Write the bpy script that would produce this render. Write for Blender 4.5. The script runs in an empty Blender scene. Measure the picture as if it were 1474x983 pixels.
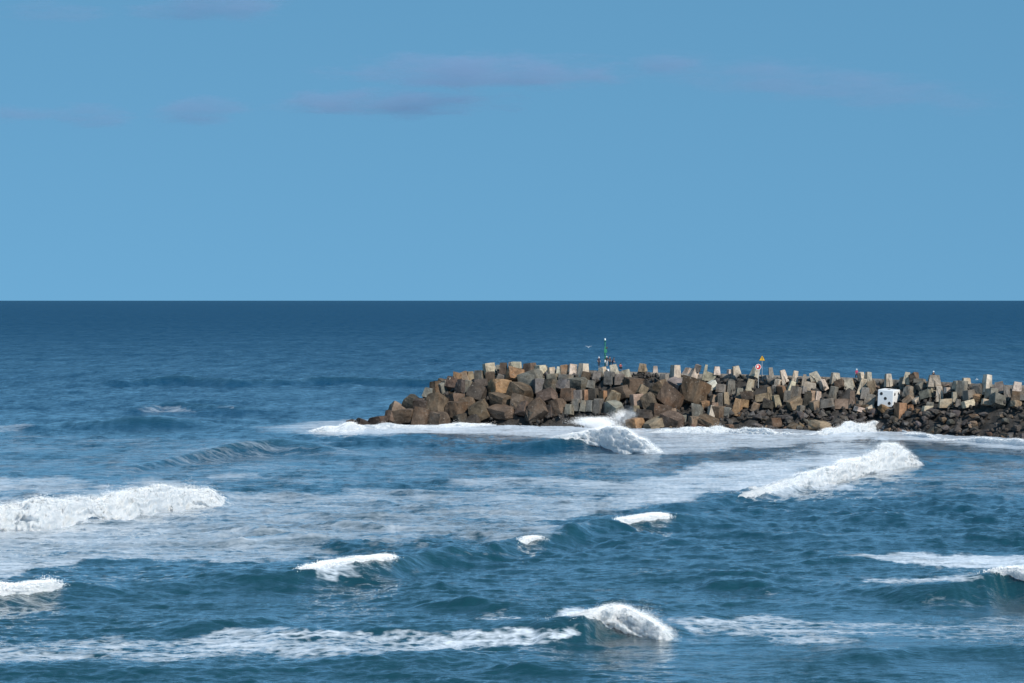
import bpy, bmesh, math, random
import numpy as np
from mathutils import Vector, Matrix, Euler
R = math.radians
random.seed(7); rng = np.random.default_rng(7)
sc = bpy.context.scene
col = sc.collection

# ------------------------------------------------------------------ camera
CAMH = 21.4          # camera height above still water (headland look-out)
FPX = 4094.0         # focal length in photo pixels (100 mm on full frame)
CX, HY = 737.0, 432.0
cam_d = bpy.data.cameras.new('camera'); cam = bpy.data.objects.new('camera', cam_d); col.objects.link(cam)
cam.location = (0, 0, CAMH); cam.rotation_euler = (R(90), 0, 0)
cam_d.sensor_width = 36; cam_d.lens = 36 * FPX / 1474
cam_d.shift_y = -(491.5 - HY) / 1474
cam_d.clip_start = 1; cam_d.clip_end = 200000
sc.camera = cam

# ------------------------------------------------------------------ sky + sun
SUN_EL, SUN_AZ = 40.0, 143.0      # azimuth clockwise from the viewing direction (+Y)
w = bpy.data.worlds.new('World'); sc.world = w; w.use_nodes = True
nt = w.node_tree; nt.nodes.clear()
out = nt.nodes.new('ShaderNodeOutputWorld'); bg = nt.nodes.new('ShaderNodeBackground')
sky = nt.nodes.new('ShaderNodeTexSky'); sky.sky_type = 'NISHITA'; sky.sun_disc = False
sky.sun_elevation = R(SUN_EL); sky.sun_rotation = R(SUN_AZ)
sky.altitude = 0; sky.air_density = 1.15; sky.dust_density = 0.15; sky.ozone_density = 1.2
# a very clear day: no pale band at the horizon, so the sky there is that of a few degrees higher
tc = nt.nodes.new('ShaderNodeTexCoord'); mp = nt.nodes.new('ShaderNodeVectorMath'); mp.operation = 'ADD'
mp.inputs[1].default_value = (0, 0, 0.5)
nz = nt.nodes.new('ShaderNodeVectorMath'); nz.operation = 'NORMALIZE'
hs = nt.nodes.new('ShaderNodeHueSaturation'); hs.inputs['Saturation'].default_value = 1.22; hs.inputs['Hue'].default_value = .479
nt.links.new(tc.outputs['Generated'], mp.inputs[0]); nt.links.new(mp.outputs[0], nz.inputs[0])
nt.links.new(nz.outputs[0], sky.inputs['Vector']); nt.links.new(sky.outputs[0], hs.inputs['Color'])
nt.links.new(hs.outputs[0], bg.inputs['Color']); nt.links.new(bg.outputs[0], out.inputs['Surface'])
bg.inputs['Strength'].default_value = 0.142
sd = bpy.data.lights.new('sun', 'SUN'); sd.energy = 3.8; sd.angle = R(0.53); sd.color = (1.0, 0.93, 0.82)
sun = bpy.data.objects.new('sun', sd); col.objects.link(sun)
ce, se = math.cos(R(SUN_EL)), math.sin(R(SUN_EL))
to_sun = Vector((math.sin(R(SUN_AZ)) * ce, math.cos(R(SUN_AZ)) * ce, se))
sun.rotation_euler = to_sun.to_track_quat('Z', 'Y').to_euler(); sun.location = (60, -60, 90)
sc.view_settings.view_transform = 'Standard'; sc.view_settings.look = 'None'
sc.view_settings.exposure = 0.25; sc.view_settings.gamma = 1.0; sc.view_settings.use_curve_mapping = False
sc.cycles.use_denoising = True
sc.cycles.max_bounces = 8; sc.cycles.volume_bounces = 6

# ------------------------------------------------------------------ helpers
def tag(o, label=None, cat=None, group=None, kind=None):
    if label: o['label'] = label
    if cat: o['category'] = cat
    if group: o['group'] = group
    if kind: o['kind'] = kind
    return o
def link(o, parent=None):
    col.objects.link(o)
    if parent: o.parent = parent
    return o
def empty(name, loc, rz=0):
    o = bpy.data.objects.new(name, None); o.location = loc; o.rotation_euler = (0, 0, rz); o.empty_display_size = .2
    return link(o)
def np_mesh(name, V, F, smooth=True):
    """V (n,3), F (m,k) arrays -> mesh"""
    me = bpy.data.meshes.new(name); n, m, k = len(V), len(F), F.shape[1]
    me.vertices.add(n); me.vertices.foreach_set('co', np.ascontiguousarray(V, dtype=np.float32).ravel())
    me.loops.add(m * k); me.loops.foreach_set('vertex_index', np.ascontiguousarray(F, dtype=np.int32).ravel())
    me.polygons.add(m); me.polygons.foreach_set('loop_start', np.arange(0, m * k, k, dtype=np.int32))
    if smooth: me.polygons.foreach_set('use_smooth', np.ones(m, dtype=bool))
    me.update(calc_edges=True); return me
def grid_faces(nr, nc):
    i = np.arange(nr * nc).reshape(nr, nc)
    return np.stack([i[:-1, :-1], i[:-1, 1:], i[1:, 1:], i[1:, :-1]], -1).reshape(-1, 4)
def Yat(py, z=0.0): return FPX * (CAMH - z) / (py - HY)      # distance at which height z is seen on photo row py
def Xat(px, Y): return (px - CX) * Y / FPX
def sstep(a, b, x):
    t = np.clip((x - a) / (b - a), 0, 1); return t * t * (3 - 2 * t)
def tile_noise(N, beta, seed, lo=2, hi=None, aniso=None):
    """periodic noise tile, unit std, power-law spectrum"""
    g = np.random.default_rng(seed); f = np.fft.fft2(g.standard_normal((N, N)))
    kx, ky = np.meshgrid(np.fft.fftfreq(N) * N, np.fft.fftfreq(N) * N)
    k = np.hypot(kx, ky); k[0, 0] = 1; a = k ** (-beta); a[k < lo] = 0
    if hi: a *= np.exp(-(k / hi) ** 2)
    h = np.fft.ifft2(f * a).real; return (h / h.std()).astype(np.float32)
def wave_tile(N, L, lpeak, lmin, seed, wdir=(-0.35, -1.0), power=2):
    """periodic wind-sea tile of size L metres, unit std"""
    g = np.random.default_rng(seed); f = np.fft.fft2(g.standard_normal((N, N)))
    kx, ky = np.meshgrid(np.fft.fftfreq(N, L / N) * 2 * np.pi, np.fft.fftfreq(N, L / N) * 2 * np.pi)
    k = np.hypot(kx, ky); k[0, 0] = 1e-6
    d = np.array(wdir) / np.hypot(*wdir); c = np.abs(kx * d[0] + ky * d[1]) / k
    kp = 2 * np.pi / lpeak
    a = np.exp(-0.7 * (kp / k) ** 2) * k ** (-1.9) * (0.12 + c ** power) * np.exp(-(k * lmin / (2 * np.pi)) ** 2)
    a[0, 0] = 0; h = np.fft.ifft2(f * a).real; return (h / h.std()).astype(np.float32)
def samp(tile, u, v):
    """bilinear periodic sample, u,v in tile units"""
    N = tile.shape[0]; u = (u % 1.0) * N; v = (v % 1.0) * N
    i = np.floor(u).astype(int); j = np.floor(v).astype(int); fu = u - i; fv = v - j
    i %= N; j %= N; i1 = (i + 1) % N; j1 = (j + 1) % N
    return (tile[j, i] * (1 - fu) + tile[j, i1] * fu) * (1 - fv) + (tile[j1, i] * (1 - fu) + tile[j1, i1] * fu) * fv
T_A = wave_tile(512, 173., 26., 2.2, 1); T_B = wave_tile(512, 61., 7., .7, 2, (-0.1, -1)); T_C = wave_tile(512, 23., 2.4, .25, 3, (.2, -1), 1)
T_N = tile_noise(512, 1.6, 5); T_F = tile_noise(512, 1.3, 6); T_S = tile_noise(512, 1.0, 8, 1, 9)

# ------------------------------------------------------------------ materials
def mat(name):
    m = bpy.data.materials.new(name); m.use_nodes = True; n = m.node_tree.nodes; l = m.node_tree.links
    p = n['Principled BSDF']; return m, n, l, p
def node(n, t, **kw):
    x = n.new(t)
    for k, v in kw.items():
        if k.startswith('in_'):
            x.inputs[k[3:].replace('_', ' ')].default_value = v
        else: setattr(x, k, v)
    return x
def ramp(n, pts):
    r = n.new('ShaderNodeValToRGB'); e = r.color_ramp.elements
    while len(e) < len(pts): e.new(0.5)
    for el, (p, c) in zip(e, pts): el.position = p; el.color = (c, c, c, 1) if not hasattr(c, '__len__') else (*c, 1)
    return r
def math_node(n, l, op, a, b=None, c=None, clamp=False):
    x = n.new('ShaderNodeMath'); x.operation = op; x.use_clamp = clamp
    for i, v in enumerate((a, b, c)):
        if v is None: continue
        if isinstance(v, (int, float)): x.inputs[i].default_value = v
        else: l.new(v, x.inputs[i])
    return x.outputs[0]
def mix_col(n, l, fac, a, b, mode='MIX'):
    x = n.new('ShaderNodeMix'); x.data_type = 'RGBA'; x.blend_type = mode
    for i, v in ((0, fac), (6, a), (7, b)):
        if isinstance(v, (int, float)): x.inputs[i].default_value = v
        elif isinstance(v, tuple): x.inputs[i].default_value = (*v, 1)
        else: l.new(v, x.inputs[i])
    return x.outputs[2]

def make_foam_mat(name):
    m, n, l, p = mat(name); n.remove(p); o = n['Material Output']
    t = node(n, 'ShaderNodeTexCoord'); nz = node(n, 'ShaderNodeTexNoise', in_Scale=1.1, in_Detail=8., in_Roughness=.7)
    l.new(t.outputs['Object'], nz.inputs['Vector'])
    c = ramp(n, [(.30, (.60, .68, .73)), (.45, (.79, .83, .86)), (.62, (.89, .905, .92))]); l.new(nz.outputs[0], c.inputs[0])
    d = node(n, 'ShaderNodeBsdfDiffuse'); tr = node(n, 'ShaderNodeBsdfTranslucent'); l.new(c.outputs[0], d.inputs['Color']); l.new(c.outputs[0], tr.inputs['Color'])
    b = node(n, 'ShaderNodeBump', in_Strength=.7, in_Distance=.3); l.new(nz.outputs[0], b.inputs['Height']); l.new(b.outputs[0], d.inputs['Normal'])
    mx = node(n, 'ShaderNodeMixShader'); mx.inputs[0].default_value = .45; l.new(d.outputs[0], mx.inputs[1]); l.new(tr.outputs[0], mx.inputs[2]); l.new(mx.outputs[0], o.inputs['Surface'])
    return m
M_WHITE = make_foam_mat('whitewater')
def make_spray_mat():
    m, n, l, p = mat('spray_drops'); n.remove(p); o = n['Material Output']
    d = node(n, 'ShaderNodeBsdfDiffuse'); tr = node(n, 'ShaderNodeBsdfTranslucent'); d.inputs['Color'].default_value = tr.inputs['Color'].default_value = (1., 1., 1., 1)
    mx = node(n, 'ShaderNodeMixShader'); mx.inputs[0].default_value = .15; l.new(d.outputs[0], mx.inputs[1]); l.new(tr.outputs[0], mx.inputs[2]); l.new(mx.outputs[0], o.inputs['Surface'])
    return m
M_SPRAY = make_spray_mat()

def make_sea_mat():
    m, n, l, p = mat('sea_water'); n.remove(p); o = n['Material Output']
    geo = node(n, 'ShaderNodeNewGeometry'); pos = geo.outputs['Position']
    at = node(n, 'ShaderNodeAttribute', attribute_name='foam'); gr = node(n, 'ShaderNodeAttribute', attribute_name='shallow')
    # ripples: three scales of relief
    n1 = node(n, 'ShaderNodeTexNoise', in_Scale=.55, in_Detail=5., in_Roughness=.62, in_Distortion=.4)
    n2 = node(n, 'ShaderNodeTexNoise', in_Scale=2.6, in_Detail=3., in_Roughness=.6)
    mp1 = node(n, 'ShaderNodeMapping'); mp1.inputs['Scale'].default_value = (.6, 1, 1); mp1.inputs['Rotation'].default_value = (0, 0, .15)
    l.new(pos, mp1.inputs['Vector']); l.new(mp1.outputs[0], n1.inputs['Vector']); l.new(mp1.outputs[0], n2.inputs['Vector'])
    # wind patches change how ruffled it is
    n3 = node(n, 'ShaderNodeTexNoise', in_Scale=.012, in_Detail=4., in_Roughness=.6); mp3 = node(n, 'ShaderNodeMapping'); mp3.inputs['Scale'].default_value = (.5, 1, 1)
    l.new(pos, mp3.inputs['Vector']); l.new(mp3.outputs[0], n3.inputs['Vector'])
    h = math_node(n, l, 'ADD', n1.outputs[0], math_node(n, l, 'MULTIPLY', n2.outputs[0], .22))
    b = node(n, 'ShaderNodeBump', in_Distance=1.0); l.new(h, b.inputs['Height'])
    st = node(n, 'ShaderNodeMapRange'); st.inputs['From Min'].default_value = .3; st.inputs['From Max'].default_value = .7; st.inputs['To Min'].default_value = .15; st.inputs['To Max'].default_value = .34
    l.new(n3.outputs[0], st.inputs['Value']); l.new(st.outputs[0], b.inputs['Strength'])
    deep = mix_col(n, l, gr.outputs['Fac'], (.0018, .040, .095), (.007, .043, .058))
    dif = node(n, 'ShaderNodeBsdfDiffuse'); l.new(deep, dif.inputs['Color'])
    gl = node(n, 'ShaderNodeBsdfGlossy', in_Roughness=.12); gl.inputs['Color'].default_value = (1, 1, 1, 1); l.new(b.outputs[0], gl.inputs['Normal'])
    fr = node(n, 'ShaderNodeFresnel', in_IOR=1.33); l.new(b.outputs[0], fr.inputs['Normal'])
    refl_gain = node(n, 'ShaderNodeAttribute', attribute_name='refl_gain')  # sky reflection painted in by distance: strong near, weak far out
    # painted reflection: long noise streaks raise and lower it, standing in for wave groups
    s1 = node(n, 'ShaderNodeTexNoise', in_Scale=1., in_Detail=5., in_Roughness=.7); ms1 = node(n, 'ShaderNodeMapping'); ms1.inputs['Scale'].default_value = (.14, .022, 0); l.new(pos, ms1.inputs['Vector']); l.new(ms1.outputs[0], s1.inputs['Vector'])
    s2 = node(n, 'ShaderNodeTexNoise', in_Scale=1., in_Detail=4., in_Roughness=.65); ms2 = node(n, 'ShaderNodeMapping'); ms2.inputs['Scale'].default_value = (.5, .22, 0); l.new(pos, ms2.inputs['Vector']); l.new(ms2.outputs[0], s2.inputs['Vector'])
    sm = math_node(n, l, 'MULTIPLY', math_node(n, l, 'SUBTRACT', math_node(n, l, 'ADD', s1.outputs[0], s2.outputs[0]), 1.0), 2.4)
    sm = math_node(n, l, 'ADD', 1.0, sm, clamp=False); sm = math_node(n, l, 'MAXIMUM', sm, .15)
    frs = math_node(n, l, 'MULTIPLY', math_node(n, l, 'MULTIPLY', fr.outputs[0], refl_gain.outputs['Fac']), sm, clamp=True)
    wat = node(n, 'ShaderNodeMixShader'); l.new(frs, wat.inputs[0]); l.new(dif.outputs[0], wat.inputs[1]); l.new(gl.outputs[0], wat.inputs[2])
    # foam lace
    lacy = node(n, 'ShaderNodeAttribute', attribute_name='lacy')
    f1 = node(n, 'ShaderNodeTexNoise', in_Scale=.5, in_Detail=10., in_Roughness=.74, in_Distortion=.8)
    f2 = node(n, 'ShaderNodeTexNoise', in_Scale=.06, in_Detail=4., in_Roughness=.6, in_Distortion=.5)
    f3 = node(n, 'ShaderNodeTexVoronoi', in_Scale=.9, feature='DISTANCE_TO_EDGE')
    wv = node(n, 'ShaderNodeVectorMath', operation='MULTIPLY_ADD'); l.new(f1.outputs['Color'], wv.inputs[0]); wv.inputs[1].default_value = (2.2, 2.2, 0); l.new(pos, wv.inputs[2])
    mpf = node(n, 'ShaderNodeMapping'); mpf.inputs['Scale'].default_value = (.3, 1, 1); l.new(pos, mpf.inputs['Vector']); l.new(mpf.outputs[0], f1.inputs['Vector']); l.new(pos, f2.inputs['Vector']); l.new(wv.outputs[0], f3.inputs['Vector'])
    lace = math_node(n, l, 'SUBTRACT', .22, math_node(n, l, 'MULTIPLY', f3.outputs[0], .55))
    pat = math_node(n, l, 'ADD', math_node(n, l, 'ADD', f1.outputs[0], math_node(n, l, 'MULTIPLY', math_node(n, l, 'SUBTRACT', f2.outputs[0], .5), .3)), math_node(n, l, 'MULTIPLY', lace, math_node(n, l, 'ADD', .35, math_node(n, l, 'MULTIPLY', lacy.outputs['Fac'], .6))))
    pat = math_node(n, l, 'SUBTRACT', pat, math_node(n, l, 'MULTIPLY', lacy.outputs['Fac'], .10))
    thr = math_node(n, l, 'SUBTRACT', .79, math_node(n, l, 'MULTIPLY', at.outputs['Fac'], .66))
    cov = math_node(n, l, 'MULTIPLY', math_node(n, l, 'SUBTRACT', pat, thr), math_node(n, l, 'ADD', 1.8, math_node(n, l, 'MULTIPLY', lacy.outputs['Fac'], 1.9)), clamp=True)
    cov = math_node(n, l, 'MULTIPLY', cov, math_node(n, l, 'MULTIPLY', at.outputs['Fac'], 1.5, clamp=True))
    fd = node(n, 'ShaderNodeBsdfDiffuse'); fd.inputs['Color'].default_value = (.72, .78, .85, 1)
    fb = node(n, 'ShaderNodeBump', in_Strength=.3, in_Distance=.2); l.new(f1.outputs[0], fb.inputs['Height']); l.new(fb.outputs[0], fd.inputs['Normal'])
    mx = node(n, 'ShaderNodeMixShader'); l.new(cov, mx.inputs[0]); l.new(wat.outputs[0], mx.inputs[1]); l.new(fd.outputs[0], mx.inputs[2])
    l.new(mx.outputs[0], o.inputs['Surface']); return m
M_SEA = make_sea_mat()

def make_concrete(name, speck=.5, rough_scale=1.0):
    m, n, l, p = mat(name); p.inputs['Roughness'].default_value = .9; p.inputs['Specular IOR Level'].default_value = .25
    oi = node(n, 'ShaderNodeObjectInfo'); t = node(n, 'ShaderNodeTexCoord')
    off = node(n, 'ShaderNodeVectorMath', operation='MULTIPLY_ADD'); l.new(oi.outputs['Random'], off.inputs[0]); off.inputs[1].default_value = (37, 51, 23); l.new(t.outputs['Object'], off.inputs[2])
    a = node(n, 'ShaderNodeTexNoise', in_Scale=1.3 * rough_scale, in_Detail=7., in_Roughness=.7); l.new(off.outputs[0], a.inputs['Vector'])
    b = node(n, 'ShaderNodeTexNoise', in_Scale=7. * rough_scale, in_Detail=5., in_Roughness=.7); l.new(off.outputs[0], b.inputs['Vector'])
    ra = ramp(n, [(.3, .32), (.48, .9), (.7, 1.5)]); l.new(a.outputs[0], ra.inputs[0])
    rb = ramp(n, [(.3, .7), (.6, 1.15)]); l.new(b.outputs[0], rb.inputs[0])
    c = mix_col(n, l, 1.0, oi.outputs['Color'], ra.outputs[0], 'MULTIPLY'); c = mix_col(n, l, 1.0, c, rb.outputs[0], 'MULTIPLY')
    # rust-brown weathering in irregular patches
    s = node(n, 'ShaderNodeTexNoise', in_Scale=.75, in_Detail=5., in_Roughness=.65); sv = node(n, 'ShaderNodeVectorMath', operation='ADD'); l.new(off.outputs[0], sv.inputs[0]); sv.inputs[1].default_value = (9, 3, 5); l.new(sv.outputs[0], s.inputs['Vector'])
    rs = ramp(n, [(.52, 0.), (.68, .55)]); l.new(s.outputs[0], rs.inputs[0])
    c = mix_col(n, l, rs.outputs[0], c, mix_col(n, l, 1.0, c, (1.05, .74, .48), 'MULTIPLY'))
    v = node(n, 'ShaderNodeTexNoise', in_Scale=14. * rough_scale, in_Detail=2.); l.new(off.outputs[0], v.inputs['Vector'])
    rv = ramp(n, [(.66, 0.), (.74, speck)]); l.new(v.outputs[0], rv.inputs[0]); c = mix_col(n, l, rv.outputs[0], c, (.5, .47, .42))
    l.new(c, p.inputs['Base Color'])
    bp = node(n, 'ShaderNodeBump', in_Strength=.6, in_Distance=.12); l.new(a.outputs[0], bp.inputs['Height'])
    b2 = node(n, 'ShaderNodeBump', in_Strength=.5, in_Distance=.05); l.new(b.outputs[0], b2.inputs['Height']); l.new(bp.outputs[0], b2.inputs['Normal']); l.new(b2.outputs[0], p.inputs['Normal'])
    return m
M_CONC = make_concrete('sea_worn_concrete'); M_ROCK = make_concrete('basalt_rock', .25, .9)
def plain(name, c, rough=.7, var=.25, scale=6., metal=0.):
    m, n, l, p = mat(name); p.inputs['Roughness'].default_value = rough; p.inputs['Metallic'].default_value = metal
    t = node(n, 'ShaderNodeTexCoord'); a = node(n, 'ShaderNodeTexNoise', in_Scale=scale, in_Detail=5.); l.new(t.outputs['Object'], a.inputs['Vector'])
    r = ramp(n, [(.3, 1 - var), (.7, 1 + var * .4)]); l.new(a.outputs[0], r.inputs[0]); l.new(mix_col(n, l, 1.0, tuple(c), r.outputs[0], 'MULTIPLY'), p.inputs['Base Color'])
    return m

# ------------------------------------------------------------------ SEA
# long waves rolling in: crest line (photo column, photo row of the crest, height), front and back widths in metres
SWELLS = [
 ([(60,556,0),(180,548,1.0),(250,539,2.2),(330,546,1.5),(430,546,1.1),(480,541,1.8),(600,545,1.5),(700,548,1.0),(900,548,0)],6,16),
 ([(100,600,0),(180,590,.5),(240,578,1.6),(330,583,1.4),(420,592,.5),(500,598,0)],7,10),
 ([(-100,625,0),(40,614,.4),(100,608,.8),(190,600,1.8),(235,599,1.8),(300,610,.5),(350,618,0)],6,9),
 ([(80,680,0),(200,668,.5),(280,650,1.0),(350,635,1.6),(400,630,1.7),(450,638,1.1),(500,650,.3),(540,655,0)],6,9),
 ([(-300,740,1.0),(0,730,1.2),(100,717,1.2),(200,701,1.4),(240,692,1.5),(300,708,.8),(340,722,0)],4,9),
 ([(600,646,0),(700,641,.5),(760,637,1.0),(810,629,1.8),(850,626,2.0),(890,631,1.6),(930,645,.5),(965,652,0)],4,7),
 ([(900,745,0),(1000,724,.35),(1075,707,.8),(1160,684,1.1),(1220,662,1.3),(1280,645,1.6),(1320,660,.6),(1360,668,0)],3.5,6),
 ([(-200,850,.9),(0,843,.9),(90,838,.75),(200,838,.5),(300,829,.6),(430,818,.9),(500,809,1.1),(565,802,1.2),(620,797,.9),(700,790,.7),(760,772,.8),(820,762,.95),(900,746,1.1),(960,740,1.05),(1020,742,.5),(1090,742,0)],4,7),
 ([(250,910,0),(420,905,.35),(550,905,.55),(700,901,.9),(780,893,1.2),(840,883,1.5),(870,888,1.1),(910,903,.5),(960,912,.2),(1010,892,.4),(1080,905,0)],3.2,5),
 ([(1180,862,0),(1260,850,.5),(1330,842,1.0),(1400,829,1.4),(1440,821,1.7),(1520,822,1.7),(1600,840,.8),(1700,850,0)],3.2,5),
 ([(1180,652,0),(1260,645,.3),(1320,644,.45),(1400,650,.45),(1474,655,.4),(1600,662,0)],4,5),
 ([(1000,850,0),(1040,836,.5),(1085,834,.5),(1140,850,0)],2.5,4),
 ([(180,908,0),(290,893,.5),(380,888,.5),(430,900,0)],2.5,4),
 ([(1130,790,0),(1240,778,.4),(1340,776,.45),(1474,770,.3),(1600,775,0)],3,5),
 ([(-200,655,.5),(0,648,.4),(120,655,.3),(200,668,0)],6,9),
 ([(1150,945,0),(1230,932,.5),(1330,934,.4),(1474,928,.5),(1600,930,.3)],2.5,3.5),
 ([(-100,958,.3),(150,952,.4),(400,955,.3),(600,948,.5),(760,944,.4),(900,950,0)],2.5,3.5),
 ([(620,508,0),(900,500,1.),(1200,503,1.),(1474,498,1.2),(1700,500,.8)],18,24),
]
_sw = []
for pts, wf, wb in SWELLS:
    P = np.array([(Xat(px, Yat(py, h)), Yat(py, h), h) for px, py, h in pts]); _sw.append((P, wf, wb))
def swell(x, y):
    z = np.zeros_like(x)
    for P, wf, wb in _sw:
        yc = np.interp(x, P[:, 0], P[:, 1]); h = np.interp(x, P[:, 0], P[:, 2], left=P[0, 2] if P[0, 2] > 0 else 0, right=P[-1, 2] if P[-1, 2] > 0 else 0)
        wob = 1.0 * samp(T_N, x / 90., y * 0 + .37) ; t = y - yc - wob
        g = np.where(t < 0, np.exp(-(t / wf) ** 2) - .22 * np.exp(-((t + 2.2 * wf) / (1.3 * wf)) ** 2), np.exp(-(t / wb) ** 2))
        z += h * g
    return z
def chop(x, y):
    near = 1 / (1 + (y / 900.) ** 2)
    a = samp(T_A, x / 173., y / 173.); b = samp(T_B, x / 61. + .3, y / 61.); c = samp(T_C, x / 23., y / 23. + .7)
    amp = .75 + .35 * samp(T_N, x / 700., y / 700.)
    return amp * (.125 * (a + .25 * a * a - .25) + (.06 * (b + .3 * b * b - .3)) + .05 * c * near)
def sea_z(x, y): return swell(x, y) + chop(x, y)

# foam lying on the water: bands (photo columns; upper row; lower row; density), laid out on the water plane
BANDS = [
 ([(-300,700,840,.64),(0,690,835,.64),(150,690,826,.64),(300,692,822,.62),(430,690,812,.60),(560,692,796,.57),(760,690,768,.59),(900,684,742,.70),(1000,668,722,.82),(1080,654,712,.88),(1200,640,690,.9),(1300,636,670,.5),(1340,660,668,0)],20),
 ([(920,612,652,.6),(960,612,655,.74),(1050,610,648,.76),(1150,612,642,.75),(1250,606,634,.8),(1330,612,637,.78),(1400,622,644,.74),(1474,630,648,.7),(1650,640,660,.8)],5),
 ([(-300,915,955,.5),(0,914,950,.5),(300,904,946,.52),(480,900,946,.56),(650,904,938,.6),(760,898,924,.62),(830,888,908,.66),(870,882,900,0)],7),
 ([(960,890,905,.50),(1020,888,915,.55),(1120,892,922,.48),(1250,892,925,.44),(1400,884,922,.42),(1600,880,920,.4)],7),
 ([(1210,803,806,.35),(1240,801,808,.62),(1300,794,815,.8),(1380,797,818,.78),(1474,797,824,.78),(1700,800,830,.75)],3),
 ([(1180,840,845,.2),(1240,836,846,.58),(1330,832,843,.6),(1400,828,836,.5),(1430,826,832,.3)],3),
 ([(-300,690,735,.45),(0,690,735,.45),(200,684,712,.42),(330,680,700,.42),(480,680,695,.45)],6),
 ([(330,613,620,.2),(380,612,624,.48),(450,606,626,.66),(520,604,626,.8),(640,602,624,.86),(760,598,628,.88),(840,598,632,.9),(900,600,640,.9),(940,612,640,.7)],4),
 ([(-200,612,622,.55),(0,612,621,.55),(50,610,617,.5),(75,609,614,0)],2.5),
 ([(-300,620,690,.38),(0,622,690,.40),(300,625,690,.43),(520,640,692,.41),(760,648,692,.38),(980,650,690,.42)],10),
 ([(560,650,632,.3),(700,618,640,.45),(800,612,632,.55),(860,610,630,.55)],5),
 ([(190,584,594,.2),(220,582,596,.52),(255,582,594,.55),(280,590,597,.45),(300,592,596,0)],2),
 ([(312,583,588,.5),(338,583,588,.5)],1.5),
 ([(400,584,590,.0),(380,585,591,.3),(440,588,593,.0)],2),
 ([(640,797,805,.35),(700,793,802,.45),(750,797,804,.2)],3),
 ([(1100,705,735,.3),(1300,680,720,.42),(1474,660,720,.42),(1700,660,720,.4)],10),
 ([(480,845,870,.25),(700,820,835,.3),(1474,835,900,.22)],14),
 ([(1080,842,848,.3),(1110,846,852,.42),(1140,850,854,.2)],2),
]
def foam_density(x, y, z):
    py = HY + FPX * (CAMH - z) / y; px = CX + FPX * x / y
    wob = 9 * samp(T_N, x / 60., y / 140.) * np.clip((py - 560) / 250, .12, 1)
    d = np.zeros_like(x)
    for pts, soft in BANDS:
        P = np.array(sorted(pts), dtype=float)
        up = np.interp(px, P[:, 0], P[:, 1]); lo = np.interp(px, P[:, 0], P[:, 2])
        dd = np.interp(px, P[:, 0], P[:, 3], left=P[0, 3] if P[0, 0] < 0 else 0, right=P[-1, 3] if P[-1, 0] > 1500 else 0)
        k = sstep(-soft, soft, py + wob * soft / 10 - up) * sstep(-soft, soft, lo - py - wob * soft / 10)
        d = np.maximum(d, dd * k)
    return d

def build_sea():
    pyr = np.concatenate([np.arange(1090, 433.2, -.8), np.array([433.0, 432.8, 432.7])])
    Yr = np.concatenate([np.linspace(15, Yat(1091) - 2, 50), Yat(pyr)])
    pxc = np.arange(-170, 1650, 1.65); k = (pxc - CX) / FPX
    side = np.geomspace(.006, 1.6, 40); k = np.concatenate([k[0] - side[::-1], k, k[-1] + side])
    Y, K = np.meshgrid(Yr, k, indexing='ij'); X = K * Y
    fade = 1 / (1 + (Y / 6000.) ** 2); sw = swell(X, Y); fo = foam_density(X, Y, sw)
    z = (sw + chop(X, Y) * (1 - .45 * np.clip(fo * 1.5, 0, 1))) * fade
    # every breaking patch is a little lumpy
    z += .05 * fo * samp(T_F, X / 17., Y / 17.) * (Y < 700)
    V = np.stack([X, Y, z], -1).reshape(-1, 3); nr, nc = X.shape
    me = np_mesh('sea', V, grid_faces(nr, nc))
    a = me.attributes.new('foam', 'FLOAT', 'POINT'); a.data.foreach_set('value', fo.astype(np.float32).ravel())
    sh = np.clip(1.15 - (Y - 150) / 330., 0, 1) * .9 + .1 * np.clip(1 - Y / 1500., 0, 1) + .35 * np.clip(swell(X, Y) - .4, 0, 1)
    ca = .20 + .28 / (1 + (Y / 1300.) ** 4) + 1.2 / (1 + (Y / 480.) ** 4)  # painted reflection strength, falling with distance in place of real wave slopes
    la = 1 - sstep(200., 250., Y)
    a = me.attributes.new('lacy', 'FLOAT', 'POINT'); a.data.foreach_set('value', la.astype(np.float32).ravel())
    a = me.attributes.new('refl_gain', 'FLOAT', 'POINT'); a.data.foreach_set('value', ca.astype(np.float32).ravel())
    a = me.attributes.new('shallow', 'FLOAT', 'POINT'); a.data.foreach_set('value', np.clip(sh, 0, 1).astype(np.float32).ravel())
    me.materials.append(M_SEA); o = link(bpy.data.objects.new('sea_water', me)); tag(o, kind='structure')
build_sea()

# ------------------------------------------------------------------ breakers (white water): lumpy turbulent rolls with flung spray
TRI = np.array([(1, 0), (-.5, .866), (-.5, -.866)])
def drops(P, S, seed):
    """one mesh of tiny flung droplets: positions P (n,3), sizes S (n,)"""
    g = np.random.default_rng(seed); n = len(P); nn = np.array([.45, -.6, .66]) + .4 * g.standard_normal((n, 3)); nn /= np.linalg.norm(nn, axis=1)[:, None]
    t = np.cross(nn, g.standard_normal((n, 3))); t /= np.linalg.norm(t, axis=1)[:, None]; b = np.cross(nn, t)
    V = P[:, None, :] + S[:, None, None] * (TRI[None, :, 0, None] * t[:, None, :] + TRI[None, :, 1, None] * b[:, None, :])
    return V.reshape(-1, 3), np.arange(3 * n).reshape(n, 3)
def seen_water(px, py):
    """nearest point of the (swelling) water surface on the sight line through a photo point"""
    Y = np.linspace(Yat(py, 2.6), Yat(py, -.6), 700); X = Xat(px, Y); row = HY + FPX * (CAMH - (sea_z(X, Y) if Y[-1] < 260 else swell(X, Y))) / Y
    i = np.nonzero(row <= py)[0]; i = i[0] if len(i) else -1; return float(X[i]), float(Y[i])
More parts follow.
